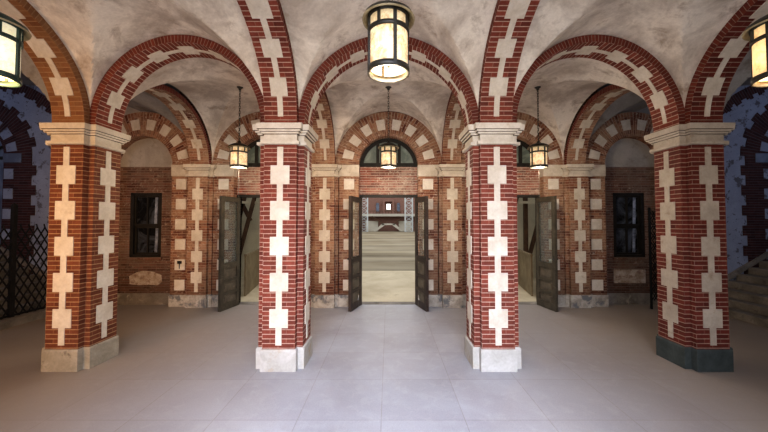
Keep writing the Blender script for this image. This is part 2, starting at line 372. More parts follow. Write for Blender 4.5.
def arch(name, axis, cx, cy, a, h, label, n=2.0, half=16.5, tail=0, mats=None, group='brick arches of the vaulting', stone=None):
    """axis: direction the arch spans along"""
    t = thing(name, cx, cy, SPR, label, 'arch', group)
    f, L = superell(a, h, n); N = 64; m = MB()
    W = (lambda u, w, z: (u, w, z)) if axis == 'x' else (lambda u, w, z: (w, u, z))
    pr = None; s_end = L if not tail else L/2
    for i in range(N+1):
        s = s_end*i/N; u, z, nu, nz = f(s)
        if i == 0: nu, nz = 1, 0
        if i == N and not tail: nu, nz = -1, 0
        if i == N and tail: nu, nz = 0, -1
        if axis == 'y' and tail: u = -u; nu = -nu
        cur = (W(u,-half,z), W(u,half,z), W(u-nu*TH,-half,z-nz*TH), W(u-nu*TH,half,z-nz*TH), s)
        if pr:
            a0, a1 = pr[4], s
            m.face([pr[0], pr[1], cur[1], cur[0]], [(0,a0),(2*half,a0),(2*half,a1),(0,a1)], 0)
            for q in (0, 1): m.face([pr[q], cur[q], cur[q+2], pr[q+2]], [(3,a0*1.35),(3,a1*1.35),(3+TH,a1*1.35),(3+TH,a0*1.35)], 1)
            m.face([pr[2], pr[3], cur[3], cur[2]], mi=0)
        pr = cur
    if tail:
        u, z = -0.0, h
        m.face([W(0,-half,h), W(0,half,h), W(-tail,half,h), W(-tail,-half,h)], [(0,s_end),(2*half,s_end),(2*half,s_end+tail),(0,s_end+tail)], 0)
        for q in (-half, half): m.face([W(0,q,h), W(-tail,q,h), W(-tail,q,h+TH), W(0,q,h+TH)], [(3,s_end),(3,s_end+tail),(3+TH,s_end+tail),(3+TH,s_end)], 1)
    mats = mats or (M['brick'], M['vous'])
    m.build('voussoir_ring', list(mats), t)
    m = MB()
    def cv(s):
        u, z, nu, nz = f(min(s, s_end))
        if tail:
            u = -u; nu = -nu
            if s > s_end: return (W(-(s-s_end), 0, h), W(0, 0, -1))
        return (W(u, 0, z), W(nu, 0, nz))
    if tail: segs = chain_segs(8, s_end+tail-5, [37+35*k for k in range(int((s_end+tail-50)/35))], 8.8, 2.7)
    else:
        k = L/8; segs = chain_segs(8, L-8, [k*i for i in range(1, 8)], 8.2, 2.3)
    chain(m, cv, W(0,1,0), segs); m.build('stone_inlay', stone or M['stone'], t)
    return t
BX = [(PX[1]+PX[2])/2, (PX[0]+PX[1])/2, (PX[2]+PX[3])/2]       # bay centres
HW = [(PX[2]-PX[1])/2-22.5, (PX[1]-PX[0])/2-22.5, (PX[3]-PX[2])/2-22.5]
for k, w in enumerate(('red brick arch spanning the two middle piers, behind the large hanging lantern',
                       'red brick arch from the left outer pier to the left middle pier',
                       'red brick arch from the right middle pier to the right outer pier')):
    arch('brick_arch', 'x', BX[k], PY, HW[k], 88.5, w)
NM = ['left outer', 'left middle', 'right middle', 'right outer']
FC, FA, FH = 203.5, 126.5, 95.0
for k, x in enumerate(PX):
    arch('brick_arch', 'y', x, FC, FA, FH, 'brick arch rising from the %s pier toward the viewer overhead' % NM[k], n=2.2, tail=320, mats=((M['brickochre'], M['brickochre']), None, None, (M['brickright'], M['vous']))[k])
RC, RA = 471.5, 96.5
for k, x in enumerate([-329, -109.8, 109.8, 326.5]):
    arch('brick_arch', 'y', x, RC, RA, 86, 'weathered brick arch from the back of the %s pier to the rear wall' % NM[k], mats=(M['brickback'], M['vous']), stone=M['stoneold'])

# ------------------------------------------------------------------ vaults (ceiling)
def zell(d, a, h, n=2.0):
    d = min(abs(d)/a, 1); return h*(1-d**n)**(1/n)
def sgrid(c, a, N): return [c + a*sin(pi/2*(2*i/N-1)) for i in range(N+1)]
def surf(name, xs, ys, zf, m):
    b_ = MB()
    nx, ny = len(xs), len(ys)
    for i in range(nx-1):
        for j in range(ny-1):
            q = [(xs[i],ys[j]),(xs[i+1],ys[j]),(xs[i+1],ys[j+1]),(xs[i],ys[j+1])]
            p = [(x, y, zf(x, y)) for x, y in q]
            if (i < nx//2) == (j < ny//2): b_.face([p[0],p[1],p[2]], smooth=True); b_.face([p[0],p[2],p[3]], smooth=True)
            else: b_.face([p[0],p[1],p[3]], smooth=True); b_.face([p[1],p[2],p[3]], smooth=True)
    o = b_.build(name, m); o['kind'] = 'structure'
    md = o.modifiers.new('edge', 'EDGE_SPLIT'); md.split_angle = radians(28)
    return o
VH = 96.5
for k in range(3):
    a = HW[k]+TH; c = BX[k]
    surf('ceiling', sgrid(c, a, 48), sgrid(RC, RA+TH, 48), lambda x, y: SPR+max(zell(x-c, a, VH), zell(y-RC, RA+TH, VH)), M['plaster'])
    ys = [-150, -60, 20, 100, 160] + [y for y in sgrid(FC, FA+TH, 96) if y >= FC-.01]
    surf('ceiling', sgrid(c, a, 48), ys, lambda x, y: SPR+max(zell(x-c, a, VH), zell(max(0, y-FC), FA+TH, FH+TH, 2.2)-0.0), M['plaster'])
def aisle(sg):
    def zf(x, y):
        X = abs(x)
        big = zell(X-729, 384, 147)
        fr = zell(max(0, y-FC), FA+TH, FH+TH, 2.2) if y < 339 else 0
        bk = zell(y-RC, RA+TH, VH) if y > 366 else 0
        loc = zell(X-434, 97, VH) if y > 366 and X < 531 else 0
        return SPR+max(big, fr, bk, loc)
    xs = [sg*(345.5+ (932-345.5)*(i/70)**1.3) for i in range(71)]
    if sg < 0: xs = xs[::-1]
    ys = [-150,-60,20,100,160]+[y for y in sgrid(FC, FA+TH, 60) if y >= FC-.01]+[345,352,360]+sgrid(RC, RA+TH, 40)
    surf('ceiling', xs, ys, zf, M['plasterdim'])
aisle(-1); aisle(1)

# ------------------------------------------------------------------ room shell
def struct(name, mb, m, parent=None, **k):
    o = mb.build(name, m, parent, **k); o['kind'] = 'structure'; return o
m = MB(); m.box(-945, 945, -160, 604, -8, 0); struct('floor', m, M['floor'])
m = MB(); m.box(-945, 945, -150, 600, 425, 432); struct('trim_1', m, M['plasterdim'])    # unseen roof slab, added to keep sky light out
for sg, nm in ((-1, 'wall_left'), (1, 'wall_right')):
    m = MB(); m.box(min(sg*932, sg*945), max(sg*932, sg*945), -150, 600, 0, 425); struct(nm, m, M['blue'])
m = MB()                       # wall behind the camera, with three wide openings that let daylight in
for x0, x1 in ((-945,-700),(-560,-300),(-150,-90),(90,150),(300,560),(700,945)): m.box(x0, x1, -165, -152, 0, 300)
m.box(-945, 945, -165, -152, 300, 425); struct('wall_front', m, M['plaster'])

# rear wall
YS, YP, YW, YB = 576.0, 568.0, 592.0, 604.0       # second order face, pilaster face, wall face, outer face
BAY = [-434, BX[1], 0, -BX[1], 434]; BAY[3] = 220.8; BAY[1] = -220.8
RI, RO = 52.5, 97.0
m = MB()
def wall_rect(m, x0, x1, z0, z1, mi=0):
    if x1-x0 < .01: return
    m.face([(x0,YW,z0),(x1,YW,z0),(x1,YW,z1),(x0,YW,z1)], mi=mi); m.face([(x0,YB,z0),(x1,YB,z0),(x1,YB,z1),(x0,YB,z1)], mi=mi)
def reveal(m, p, q, mi=0):     # p,q = (x,z)
    m.face([(p[0],YW,p[1]),(q[0],YW,q[1]),(q[0],YB,q[1]),(p[0],YB,p[1])], mi=mi)
DH, DW = 193.0, 49.5
xs = -545
for k, c in enumerate(BAY):
    wall_rect(m, xs, c-RI, 0, 425, 1); xs = c+RI
    if k in (1,2,3):
        wall_rect(m, c-RI, c-DW, 0, DH, 0); wall_rect(m, c+DW, c+RI, 0, DH, 0); wall_rect(m, c-RI, c+RI, DH, SPR, 0)
        for p, q in (((c-DW,0),(c-DW,DH)),((c-DW,DH),(c+DW,DH)),((c+DW,DH),(c+DW,0)),((c-RI,SPR),(c+RI,SPR))): reveal(m, p, q)
        N = 24
        for i in range(N):
            a0, a1 = pi*i/N, pi*(i+1)/N
            p, q = (c+RI*cos(a0), SPR+RI*sin(a0)), (c+RI*cos(a1), SPR+RI*sin(a1))
            reveal(m, p, q)
            for Y in (YW, YB): m.face([(p[0],Y,p[1]),(q[0],Y,q[1]),(q[0],Y,425),(p[0],Y,425)], mi=1)
    else:
        wx, z0, z1 = 28.5, 84, 200; cw = c-4 if k == 0 else c
        wall_rect(m, c-RI, cw-wx, 0, SPR, 2); wall_rect(m, cw+wx, c+RI, 0, SPR, 2)
        wall_rect(m, cw-wx, cw+wx, 0, z0, 2); wall_rect(m, cw-wx, cw+wx, z1, SPR, 2); wall_rect(m, c-RI, c+RI, SPR, 425, 3)
        for p, q in (((cw-wx,z0),(cw-wx,z1)),((cw-wx,z1),(cw+wx,z1)),((cw+wx,z1),(cw+wx,z0)),((cw+wx,z0),(cw-wx,z0))): reveal(m, p, q, 2)
wall_rect(m, xs, 545, 0, 425, 1)
struct('wall_back', m, [M['brickwall'], M['brickback'], M['brickold'], M['tymp']], merge=True)
# cement skirting and patches of the two window bays
n = 0
for c in (-434, 434):
    m = MB(); m.box(c-RI, c+RI, YW-2.5, YW+1, 0, 20); o = struct('baseboard_back', m, M['cement'])
m = MB(); m.box(434-30, 434+27, YW-.8, YW+.5, 38, 62); tag(m.build('plaster_patch', M['patch']), 'pale rectangular plaster patch on the wall under the right-hand window', 'patch')
m = MB()
import mathutils
pts = [(-30,36),(-14,34),(2,35),(20,34),(28,40),(27,52),(12,58),(-6,60),(-18,57),(-31,50)]
m.face([(-434+p, YW-.8, q) for p, q in pts]); m.face([(-434+p, YW+.5, q) for p, q in pts][::-1])
for i in range(len(pts)):
    p, q = pts[i], pts[(i+1)%len(pts)]
    m.face([(-434+p[0],YW-.8,p[1]),(-434+q[0],YW-.8,q[1]),(-434+q[0],YW+.5,q[1]),(-434+p[0],YW+.5,p[1])])
tag(m.build('plaster_patch', M['patch']), 'ragged pale plaster patch on the wall under the left-hand window', 'patch')

# second-order arches round every rear bay
def wall_arch():
    t = thing('blind_arch', 0, 0, 0, '', 'arch', 'inlaid brick wall arches of the rear wall')
    m = MB(); J = 87.0
    for s in (-1, 1): m.box(min(s*RI, s*J), max(s*RI, s*J), YS, YW+3, 0, SPR, skip='k')
    m.build('brick_jambs', M['brickback'], t)
    m = MB(); N = 48
    for i in range(N):
        a0, a1 = pi*i/N, pi*(i+1)/N
        P = lambda r, a, y: (r*cos(a), y, SPR+r*sin(a)*(RO-1.8 if r == RO else r)/r)
        v0, v1 = a0*75, a1*75
        m.face([P(RI,a0,YS),P(RO,a0,YS),P(RO,a1,YS),P(RI,a1,YS)], [(RI,v0),(RO,v0),(RO,v1),(RI,v1)])
        m.face([P(RI,a0,YS),P(RI,a1,YS),P(RI,a1,YW+3),P(RI,a0,YW+3)], [(0,v0),(0,v1),(19,v1),(19,v0)])
        m.face([P(RO,a0,YS),P(RO,a1,YS),P(RO,a1,YW+3),P(RO,a0,YW+3)], [(0,v0),(0,v1),(19,v1),(19,v0)])
    m.build('brick_ring', M['brickback'], t)
    for s in (-1, 1):
        m = MB(); m.box(min(s*(RI-1), s*87), max(s*(RI-1), s*87), YS-2.2, YS+.5, 0, 20.5); m.build('stone_base', M['baseB'], t, bevel=.4)
        m = MB(); m.box(min(s*(RI-.8), s*87), max(s*(RI-.8), s*87), YS-1.6, YW-2, 228, 248.2); m.build('impost_block', M['stoneold'], t, bevel=.5)
        for z in (214, 178.7, 143.3, 108, 72.7, 37.4):
            w = 9.5+random.uniform(-.6,.6); m = MB(); m.box(s*69.4-w, s*69.4+w, YS-.8, YS+.5, z-9.3, z+9.3); m.build('stone_block', M['stone'], t, bevel=.3)
    for a in (10.7, 32, 53.4, 75):
        for s in (-1, 1):
            th = radians(90-s*a); d = radians(5.9); m = MB()
            q = [(r*cos(b_), r*sin(b_)+SPR) for r, b_ in ((64,th-d),(82.5,th-d*.95),(82.5,th+d*.95),(64,th+d))]
            m.face([(x,YS-.8,z) for x, z in q]); m.face([(x,YS+.5,z) for x, z in q][::-1])
            for i in range(4):
                p, r = q[i], q[(i+1)%4]; m.face([(p[0],YS-.8,p[1]),(p[0],YS+.5,p[1]),(r[0],YS+.5,r[1]),(r[0],YS-.8,r[1])])
            m.build('stone_block', M['stone'], t)
    return t
wa = wall_arch()
WL = ['brick wall arch with cream blocks around the left-hand window and blank lunette',
      'brick wall arch with cream blocks around the left doorway',
      'brick wall arch with cream blocks around the central doorway',
      'brick wall arch with cream blocks around the right doorway',
      'brick wall arch with cream blocks around the right-hand window and blank lunette']
for k, c in enumerate(BAY): place(wa, c, 0, 0, WL[k], first=(k == 0))

# pilasters
def pilaster():
    t = thing('brick_pilaster', 0, 590, 0, '', 'pilaster', 'brick pilasters on the rear wall'); by = YP+22.5-590
    def lp(a, b_, z, bk): return [(x, y+by, z) for x, y in half_cross(a, b_, bk)]
    m = MB(); m.ringloop([lp(16.5,22.5,10,2), lp(16.5,22.5,246.9,2)]); m.build('brick_shaft', M['brickback'], t)
    m = MB(); m.ringloop([lp(17.9,24.2,0,1), lp(17.9,24.2,20.3,1), lp(17.2,23.2,21.6,1)]); m.build('stone_base', M['baseB'], t)
    m = MB(); capital(m, lambda o, z: lp(16.5+o,22.5+o,z,1)); m.build('capital', [M['stoneold'], M['grime_shade']], t)
    m = MB(); chain(m, lambda s: ((0, by-22.5, s), (0,-1,0)), (1,0,0), chain_segs(27, 224, BLK)); m.build('stone_inlay', M['stoneold'], t)
    return t
pp = pilaster()
for k, (x, w) in enumerate(((-331, 'brick pilaster between the left-hand window and the left doorway'), (-110.6, 'brick pilaster on the left of the central doorway'),
                            (110.6, 'brick pilaster on the right of the central doorway'), (331, 'brick pilaster between the right doorway and the right-hand window'))):
    place(pp, x, 590, 0, w, first=(k == 0))

# lunette windows over the doors
def lunette():
    t = thing('lunette_window', 0, YW+4, SPR, '', 'window', 'dark framed lunette windows over the doors'); N = 28
    m = MB()
    for r0, r1 in ((RI-6.5, RI),):
        for i in range(N):
            a0, a1 = pi*i/N, pi*(i+1)/N
            q = [(r*cos(a), r*sin(a)) for r, a in ((r0,a0),(r1,a0),(r1,a1),(r0,a1))]
            m.face([(x,-4,z) for x, z in q]); m.face([(x,2,z) for x, z in q]); m.face([(q[0][0],-4,q[0][1]),(q[3][0],-4,q[3][1]),(q[3][0],2,q[3][1]),(q[0][0],2,q[0][1])])
    m.box(-RI, RI, -4.5, 2, 0, 7); m.build('frame', M['frame'], t)
    for x in (-19.5, 19.5):
        m = MB(); m.box(x-2.8, x+2.8, -3, 2, 5, sqrt((RI-5)**2-x*x)); m.build('mullion', M['frame'], t)
    m = MB(); pr = [(RI-4)*cos(pi*i/N) for i in range(N+1)]
    m.face([((RI-4)*cos(pi*i/N), 0, (RI-4)*sin(pi*i/N)+2) for i in range(N+1)]); m.build('pane', M['lunglass'], t, merge=False)
    return t
lw = lunette()
for k, (c, w) in enumerate(((BAY[1], 'half-round dark framed window above the left doorway'), (0, 'half-round dark framed window above the central doorway'), (BAY[3], 'half-round dark framed window above the right doorway'))):
    place(lw, c, YW+4, SPR, w, first=(k == 0))

# rectangular windows
def sash():
    t = thing('sash_window', 0, YW+6, 84, '', 'window', 'dark sash windows in the rear wall')
    m = MB()
    for a, b_, c, d in ((-28.5,28.5,0,4.5),(-28.5,28.5,111.5,116),(-28.5,-23,0,116),(23,28.5,0,116)): m.box(a, b_, -5, 3, c, d)
    m.build('frame', M['frame'], t)
    for z0, z1, y in ((4,56,1),(56,112,-1)):
        m = MB()
        for a, b_, c, d in ((-24,24,z0,z0+4),(-24,24,z1-4,z1),(-24,-20,z0,z1),(20,24,z0,z1),(-1.2,1.2,z0,z1)): m.box(a, b_, y-1.5, y+1.5, c, d)
        s = m.build('sash', M['frame'], t)
        m = MB(); m.bar((13.5,y+1.2,z0+4),(15,y+1.2,z1-4),5,.4, up=(0,1,0)); m.build('light_strip', M['strip'], s)
        m = MB(); m.box(-22, 22, y+1.5, y+1.9, z0+2, z1-2); m.build('pane', M['winglass'], s)
    m = MB(); m.box(-31, 31, -9, 1, -4, 0); m.build('sill', M['brickold'], t)
    return t
sw = sash()
place(sw, -438, YW+6, 84, 'dark two-sash window in the rear wall at left', first=True)
place(sw, 434, YW+6, 84, 'dark two-sash window in the rear wall at right, beside the folded gate')
for sg in (-1, 1):       # dark panel behind the window: closes the reveal
    m = MB(); m.box(sg*434-32, sg*434+32, YB, YB+2, 78, 206); struct('trim_%d' % (2 if sg < 0 else 3), m, M['frame'])

# doors ----------------------------------------------------------------
def frame_mesh(c, m_):
    m = MB(); m.box(c-DW-3, c-DW, YW-2, YB, 0, DH+3.5); m.box(c+DW, c+DW+3, YW-2, YB, 0, DH+3.5); m.box(c-DW, c+DW, YW-2, YB, DH-1, DH+3.5)
    return m
def door_leaf(mt, sg, gz=88):
    """leaf hinged at origin, running toward -y (open), outer side = sg"""
    t = thing('door_leaf', 0, 0, 1, '', 'door', 'open glazed door leaves'); W_, H_, T = 49.0, 190.0, 4.6
    m = MB(); st = 7.5
    for a, b_, c, d in ((0,st,0,H_),(W_-st,W_,0,H_),(st,W_-st,H_-9,H_),(st,W_-st,gz-9,gz),(st,W_-st,gz*.59,gz*.59+5),(st,W_-st,gz*.32,gz*.32+5),(st,W_-st,0,11)):
        m.box(-T/2, T/2, -b_, -a, c, d)
    m.build('frame', mt, t, merge=False)
    for c, d in ((11,gz*.32),(gz*.32+5,gz*.59),(gz*.59+5,gz-9)):
        m = MB(); m.box(-.6, .6, -(W_-st), -st, c, d); m.box(-1.5, 1.5, -(W_-st-4), -st-4, c+3.5, d-3.5); m.build('panel', M['panel'], t, merge=False)
    m = MB(); m.box(-.25, .25, -(W_-st), -st, gz, H_-9); m.build('pane', M['glass'], t)
    m = MB(); m.box(-T/2-.4, T/2+.4, -W_+1.5, -W_+4.5, 80, 92); m.lathe([(.01,-2.2),(1,-2),(1.3,0),(1,2),(.01,2.2)], 0, 0, 10)
    m2 = MB()
    for x in (-T/2-2.2, T/2+2.2): m2.lathe([(.01,84),(1.1,84.3),(1.5,85.5),(1.1,86.7),(.01,87)], x, -W_+3, 10)
    for x in (-T/2-1, T/2+1): m2.bar((x-1.2,-W_+3,85.5),(x+1.2,-W_+3,85.5),.6)
    m2.box(-T/2-.3, T/2+.3, -W_+1.6, -W_+4.4, 81, 91)
    m2.build('door_knob', M['iron'], t)
    return t
for k, (c, mt, w, sides) in enumerate(((BAY[1], M['doorS'], 'left', (-1,1)), (0, M['doorC'], 'central', (-1,1)), (BAY[3], M['doorS'], 'right', (-1,1)))):
    o = struct('door_%d' % (k+1), frame_mesh(c, mt), M['frame'])
    cn = {'left':'olive-brown','central':'dark brown','right':'olive-brown'}[w]
    for sg in sides:
        t = door_leaf(mt, sg, 88 if w == 'central' else 78); t.location = ((c+sg*DW+{'left': 2.5, 'right': -4}.get(w, 0)*(sg == (-1 if w == 'left' else 1)))*U, (YW-3)*U, 0.6*U)
        t.rotation_euler.z = sg*radians(17 if w == 'central' else (11 if sg == (-1 if w == 'left' else 1) else 17))
        t['label'] = '%s glazed door leaf standing open on the %s of the %s doorway' % (cn, 'left' if sg < 0 else 'right', w)
for k, c in enumerate((BAY[1], 0, BAY[3])):
    m = MB(); m.box(c-DW, c+DW, YW-1, YB+4, 0, .8); struct('trim_%d' % (4+k), m, M['cement'])

# outlet on the left jamb
t = thing('outlet_box', -434+69.4, YS-.8, 77, 'small black electrical box on a cream block right of the left-hand window', 'outlet')
m = MB(); m.box(-3.4,3.4,-2,0,-2.5,2.5); m.build('box', M['black'], t, bevel=.3)
m = MB(); m.bar((0,-1,-2.5),(0,-1,-11),.9); m.build('conduit', M['black'], t)

# ------------------------------------------------------------------ far aisles: blue wall, toothed surround, stairs
AX, AZ = 730.0, 264.0
def aisle_wall(sg):
    nm = 'left' if sg < 0 else 'right'
    m = MB(); e = lambda a, b_: (min(sg*a, sg*b_), max(sg*a, sg*b_))
    y = YS
    def r(a, b_, z0, z1): x0, x1 = e(a, b_); m.face([(x0,y,z0),(x1,y,z0),(x1,y,z1),(x0,y,z1)]); m.face([(x0,YB,z0),(x1,YB,z0),(x1,YB,z1),(x0,YB,z1)])
    r(532, AX-52, 0, AZ); r(AX+52, 940, 0, AZ)
    r(532, AX-52, AZ, 425); r(AX+52, 940, AZ, 425)
    N = 24
    for i in range(N):
        a0, a1 = pi*i/N, pi*(i+1)/N
        p, q = (sg*(AX+52*cos(a0)), AZ+52*sin(a0)), (sg*(AX+52*cos(a1)), AZ+52*sin(a1))
        for Y in (y, YB): m.face([(p[0],Y,p[1]),(q[0],Y,q[1]),(q[0],Y,425),(p[0],Y,425)])
        m.face([(p[0],y,p[1]),(q[0],y,q[1]),(q[0],YB,q[1]),(p[0],YB,p[1])])
    x0, x1 = e(532, 532.01); m.face([(sg*532,y,0),(sg*532,YB,0),(sg*532,YB,425),(sg*532,y,425)])
    for xx in (AX-52, AX+52): m.face([(sg*xx,y,0),(sg*xx,YB,0),(sg*xx,YB,AZ),(sg*xx,y,AZ)])
    struct('wall_back_%s' % nm, m, M['blue'])
    # big relieving ring of bare dark brick
    t = thing('relieving_arch', sg*729, YS, 190, 'broad bare dark brick arch high on the blue %s aisle wall' % nm, 'arch')
    m = MB(); N = 90
    for i in range(N):
        a0, a1 = radians(16+148*i/N), radians(16+148*(i+1)/N); ri = 201 if (i//2) % 2 else 197; ro = 217
        ri += random.uniform(-4, 4)*(i % 3 == 0)
        q = [(rr*cos(a), rr*sin(a)) for rr, a in ((ri,a0),(ro,a0),(ro,a1),(ri,a1))]
        m.face([(x,-1,z) for x, z in q], [(ri,a0*200),(ro,a0*200),(ro,a1*200),(ri,a1*200)])
        for a, b_ in ((0,3),(1,2),(0,1),(2,3)): m.face([(q[a][0],-1,q[a][1]),(q[b_][0],-1,q[b_][1]),(q[b_][0],.5,q[b_][1]),(q[a][0],.5,q[a][1])])
    m.build('brick_ring', M['brickdark'], t)
    # surround
    t = thing('arched_surround', sg*AX, YS, 0, 'dark toothed brick surround with pale blocks around the %s aisle archway' % nm, 'archway')
    m = MB(); h = 17.65; z = 0; i = 0
    while z < AZ:
        z1 = min(z+h, AZ); w = 109 if i % 2 else 101
        for s in (-1, 1): m.box(min(s*52,s*w), max(s*52,s*w), -1.2, .5, z, z1)
        z = z1; i += 1
    K = 20
    for i in range(K):
        a0, a1 = pi*i/K, pi*(i+1)/K; ro = 109 if i % 2 else 101; S = 3
        for j in range(S):
            b0, b1 = a0+(a1-a0)*j/S, a0+(a1-a0)*(j+1)/S
            q = [(rr*cos(a), AZ+rr*sin(a)) for rr, a in ((52,b0),(ro,b0),(ro,b1),(52,b1))]
            m.face([(x,-1.2,z) for x, z in q], [(52,b0*80),(ro,b0*80),(ro,b1*80),(52,b1*80)])
            for a, b_ in ((0,3),(1,2)) + (((0,1),) if j == 0 else ()) + (((2,3),) if j == S-1 else ()): m.face([(q[a][0],-1.2,q[a][1]),(q[b_][0],-1.2,q[b_][1]),(q[b_][0],.5,q[b_][1]),(q[a][0],.5,q[a][1])])
    m.build('brick_surround', M['brickdark'], t)
    for s in (-1, 1):
        m = MB(); m.box(s*68-16, s*68+16, -2.4, .5, 252, 268); m.build('impost_block', M['fanglass'], t)
        for z in (232, 197, 161.5, 126, 91):
            m = MB(); m.box(s*62-8.3, s*62+8.3, -1.8, .5, z-9, z+9); m.build('stone_block', M['blue'], t)
        for a in (11, 33, 55, 77):
            th = radians(90-s*a); d = radians(6.5); m = MB()
            q = [(rr*cos(b_), rr*sin(b_)+AZ) for rr, b_ in ((58,th-d),(76,th-d),(76,th+d),(58,th+d))]
            m.face([(x,-1.8,z) for x, z in q]); m.face([(x,.5,z) for x, z in q][::-1])
            for i in range(4):
                p, r_ = q[i], q[(i+1)%4]; m.face([(p[0],-1.8,p[1]),(p[0],.5,p[1]),(r_[0],.5,r_[1]),(r_[0],-1.8,r_[1])])
            m.build('stone_block', M['blue'], t)
    w = thing('fan_window', sg*AX, YS+12, AZ, 'dark fan window inside the %s aisle archway above the stairs' % nm, 'window')
    m = MB()
    for a in (30, 60, 90, 120, 150): m.bar((0,0,0), (51*cos(radians(a)),0,51*sin(radians(a))), 2.4, 2.4, up=(0,1,0))
    for i in range(16):
        a0, a1 = pi*i/16, pi*(i+1)/16
        for rr in (50, 24): m.bar((rr*cos(a0),0,rr*sin(a0)), (rr*cos(a1),0,rr*sin(a1)), 3, 3, up=(0,1,0))
    m.box(-52, 52, -2, 2, -4, 1); m.box(-52,-47,-2,2,-268+120,-4); m.box(47,52,-2,2,-148,-4); m.box(-2,2,-2,2,-148,-4)
    m.build('frame', M['frame'], w)
    m = MB(); m.box(-52, 52, 2.5, 3.5, -268, 52); m.build('pane', M['fanglass'], w)
    # stairs
    n_st = 9
    t = thing('stone_staircase', sg*529, YS, 0, 'worn stone steps climbing outward against the blue %s aisle wall%s' % (nm, ', behind the lattice gate' if sg < 0 else ''), 'stairs')
    for i in range(n_st):
        m = MB(); x0 = 19.5*i; x1 = 19.5*(i+1) if i < n_st-1 else 400
        a, b_ = sorted((sg*(x0-1.5), sg*(x1+.0))); a2, b2 = sorted((sg*x0, sg*x1))
        m.box(a, b_, -150, 0, 11.4*(i+1)-2.6, 11.4*(i+1)); m.box(a2, b2, -149, 0, 0, 11.4*(i+1)-2.6)
        m.build('step', M['stairstone'], t, merge=False)
    m = MB()
    q = [(0, 10), (19.5*9, 11.4*9+10), (400, 11.4*9+10), (400, 11.4*9+18), (19.5*9, 11.4*9+19), (0, 19)]
    f_ = [(sg*x, -4, z) for x, z in q]; k_ = [(sg*x, 0, z) for x, z in q]
    m.face(f_); m.face(k_[::-1])
    for i in range(6): m.face([f_[i], f_[(i+1)%6], k_[(i+1)%6], k_[i]])
    m.build('wall_string', M['stairstone'], t)
aisle_wall(-1); aisle_wall(1)

# lattice gate on the left, folded one on the right
def lattice(mb, L, H, n, rows):
    """crossing slats in the y-z plane, from y=0 to L"""
    d = L/n; hh = H/rows
    for i in range(-rows, n+1):
        for s in (1, -1):
            z0, z1 = 0, H; y0 = i*d; y1 = y0+rows*d
            a, b_ = y0, y1; za, zb = z0, z1
            if a < 0: za = z0+(z1-z0)*(-a)/(b_-a); a2 = 0
            else: a2 = a
            if b_ > L: zb = z0+(z1-z0)*(L-a)/(b_-a); b2 = L
            else: b2 = b_
            if zb-za < 2 or a2 > L: continue
            za = z0+(z1-z0)*(a2-a)/(b_-a)
            if s == -1: a2, b2 = L-a2, L-b2
            mb.bar((s*.5, a2, za), (s*.5, b2, zb), .5, 2.0, up=(0,0,1))
t = thing('folding_lattice_gate', -541, 440, 11.4, 'black folding lattice gate standing in front of the left stairs', 'gate')
m = MB(); lattice(m, 132, 128, 12, 7)
for i in range(13): m.bar((0, i*11, 127), (0, i*11-1.5, 133), .8, 1.4)
m.build('lattice', M['black'], t)
for y in (34, 131):
    m = MB(); m.box(-2.5, 2.5, y-2.5, y+2.5, 0, 160); m.lathe([(3.2,160),(3.2,161.5),(.01,164)], 0, y, 8); m.build('post', M['black'], t)
m = MB(); m.box(-1.2, 1.2, 0, 132, 1, 3.5); m.build('bottom_rail', M['black'], t)
t = thing('folded_lattice_gate', 446, 560, 0, 'folded black lattice gate standing upright beside the right-hand window', 'gate')
m = MB()
for i in range(9):
    z = 14+i*17; m.bar((0,0,z), (11,0,z+17), .7, 1.6, up=(0,1,0)); m.bar((11,.8,z), (0,.8,z+17), .7, 1.6, up=(0,1,0)); m.bar((5,1.4,z), (16,1.4,z+17), .7, 1.6, up=(0,1,0)); m.bar((16,2,z), (5,2,z+17), .7, 1.6, up=(0,1,0))
m.build('lattice', M['black'], t)
for x in (0, 16):
    m = MB(); m.box(x-1, x+1, -1, 2.5, 0, 172); m.build('post', M['black'], t)

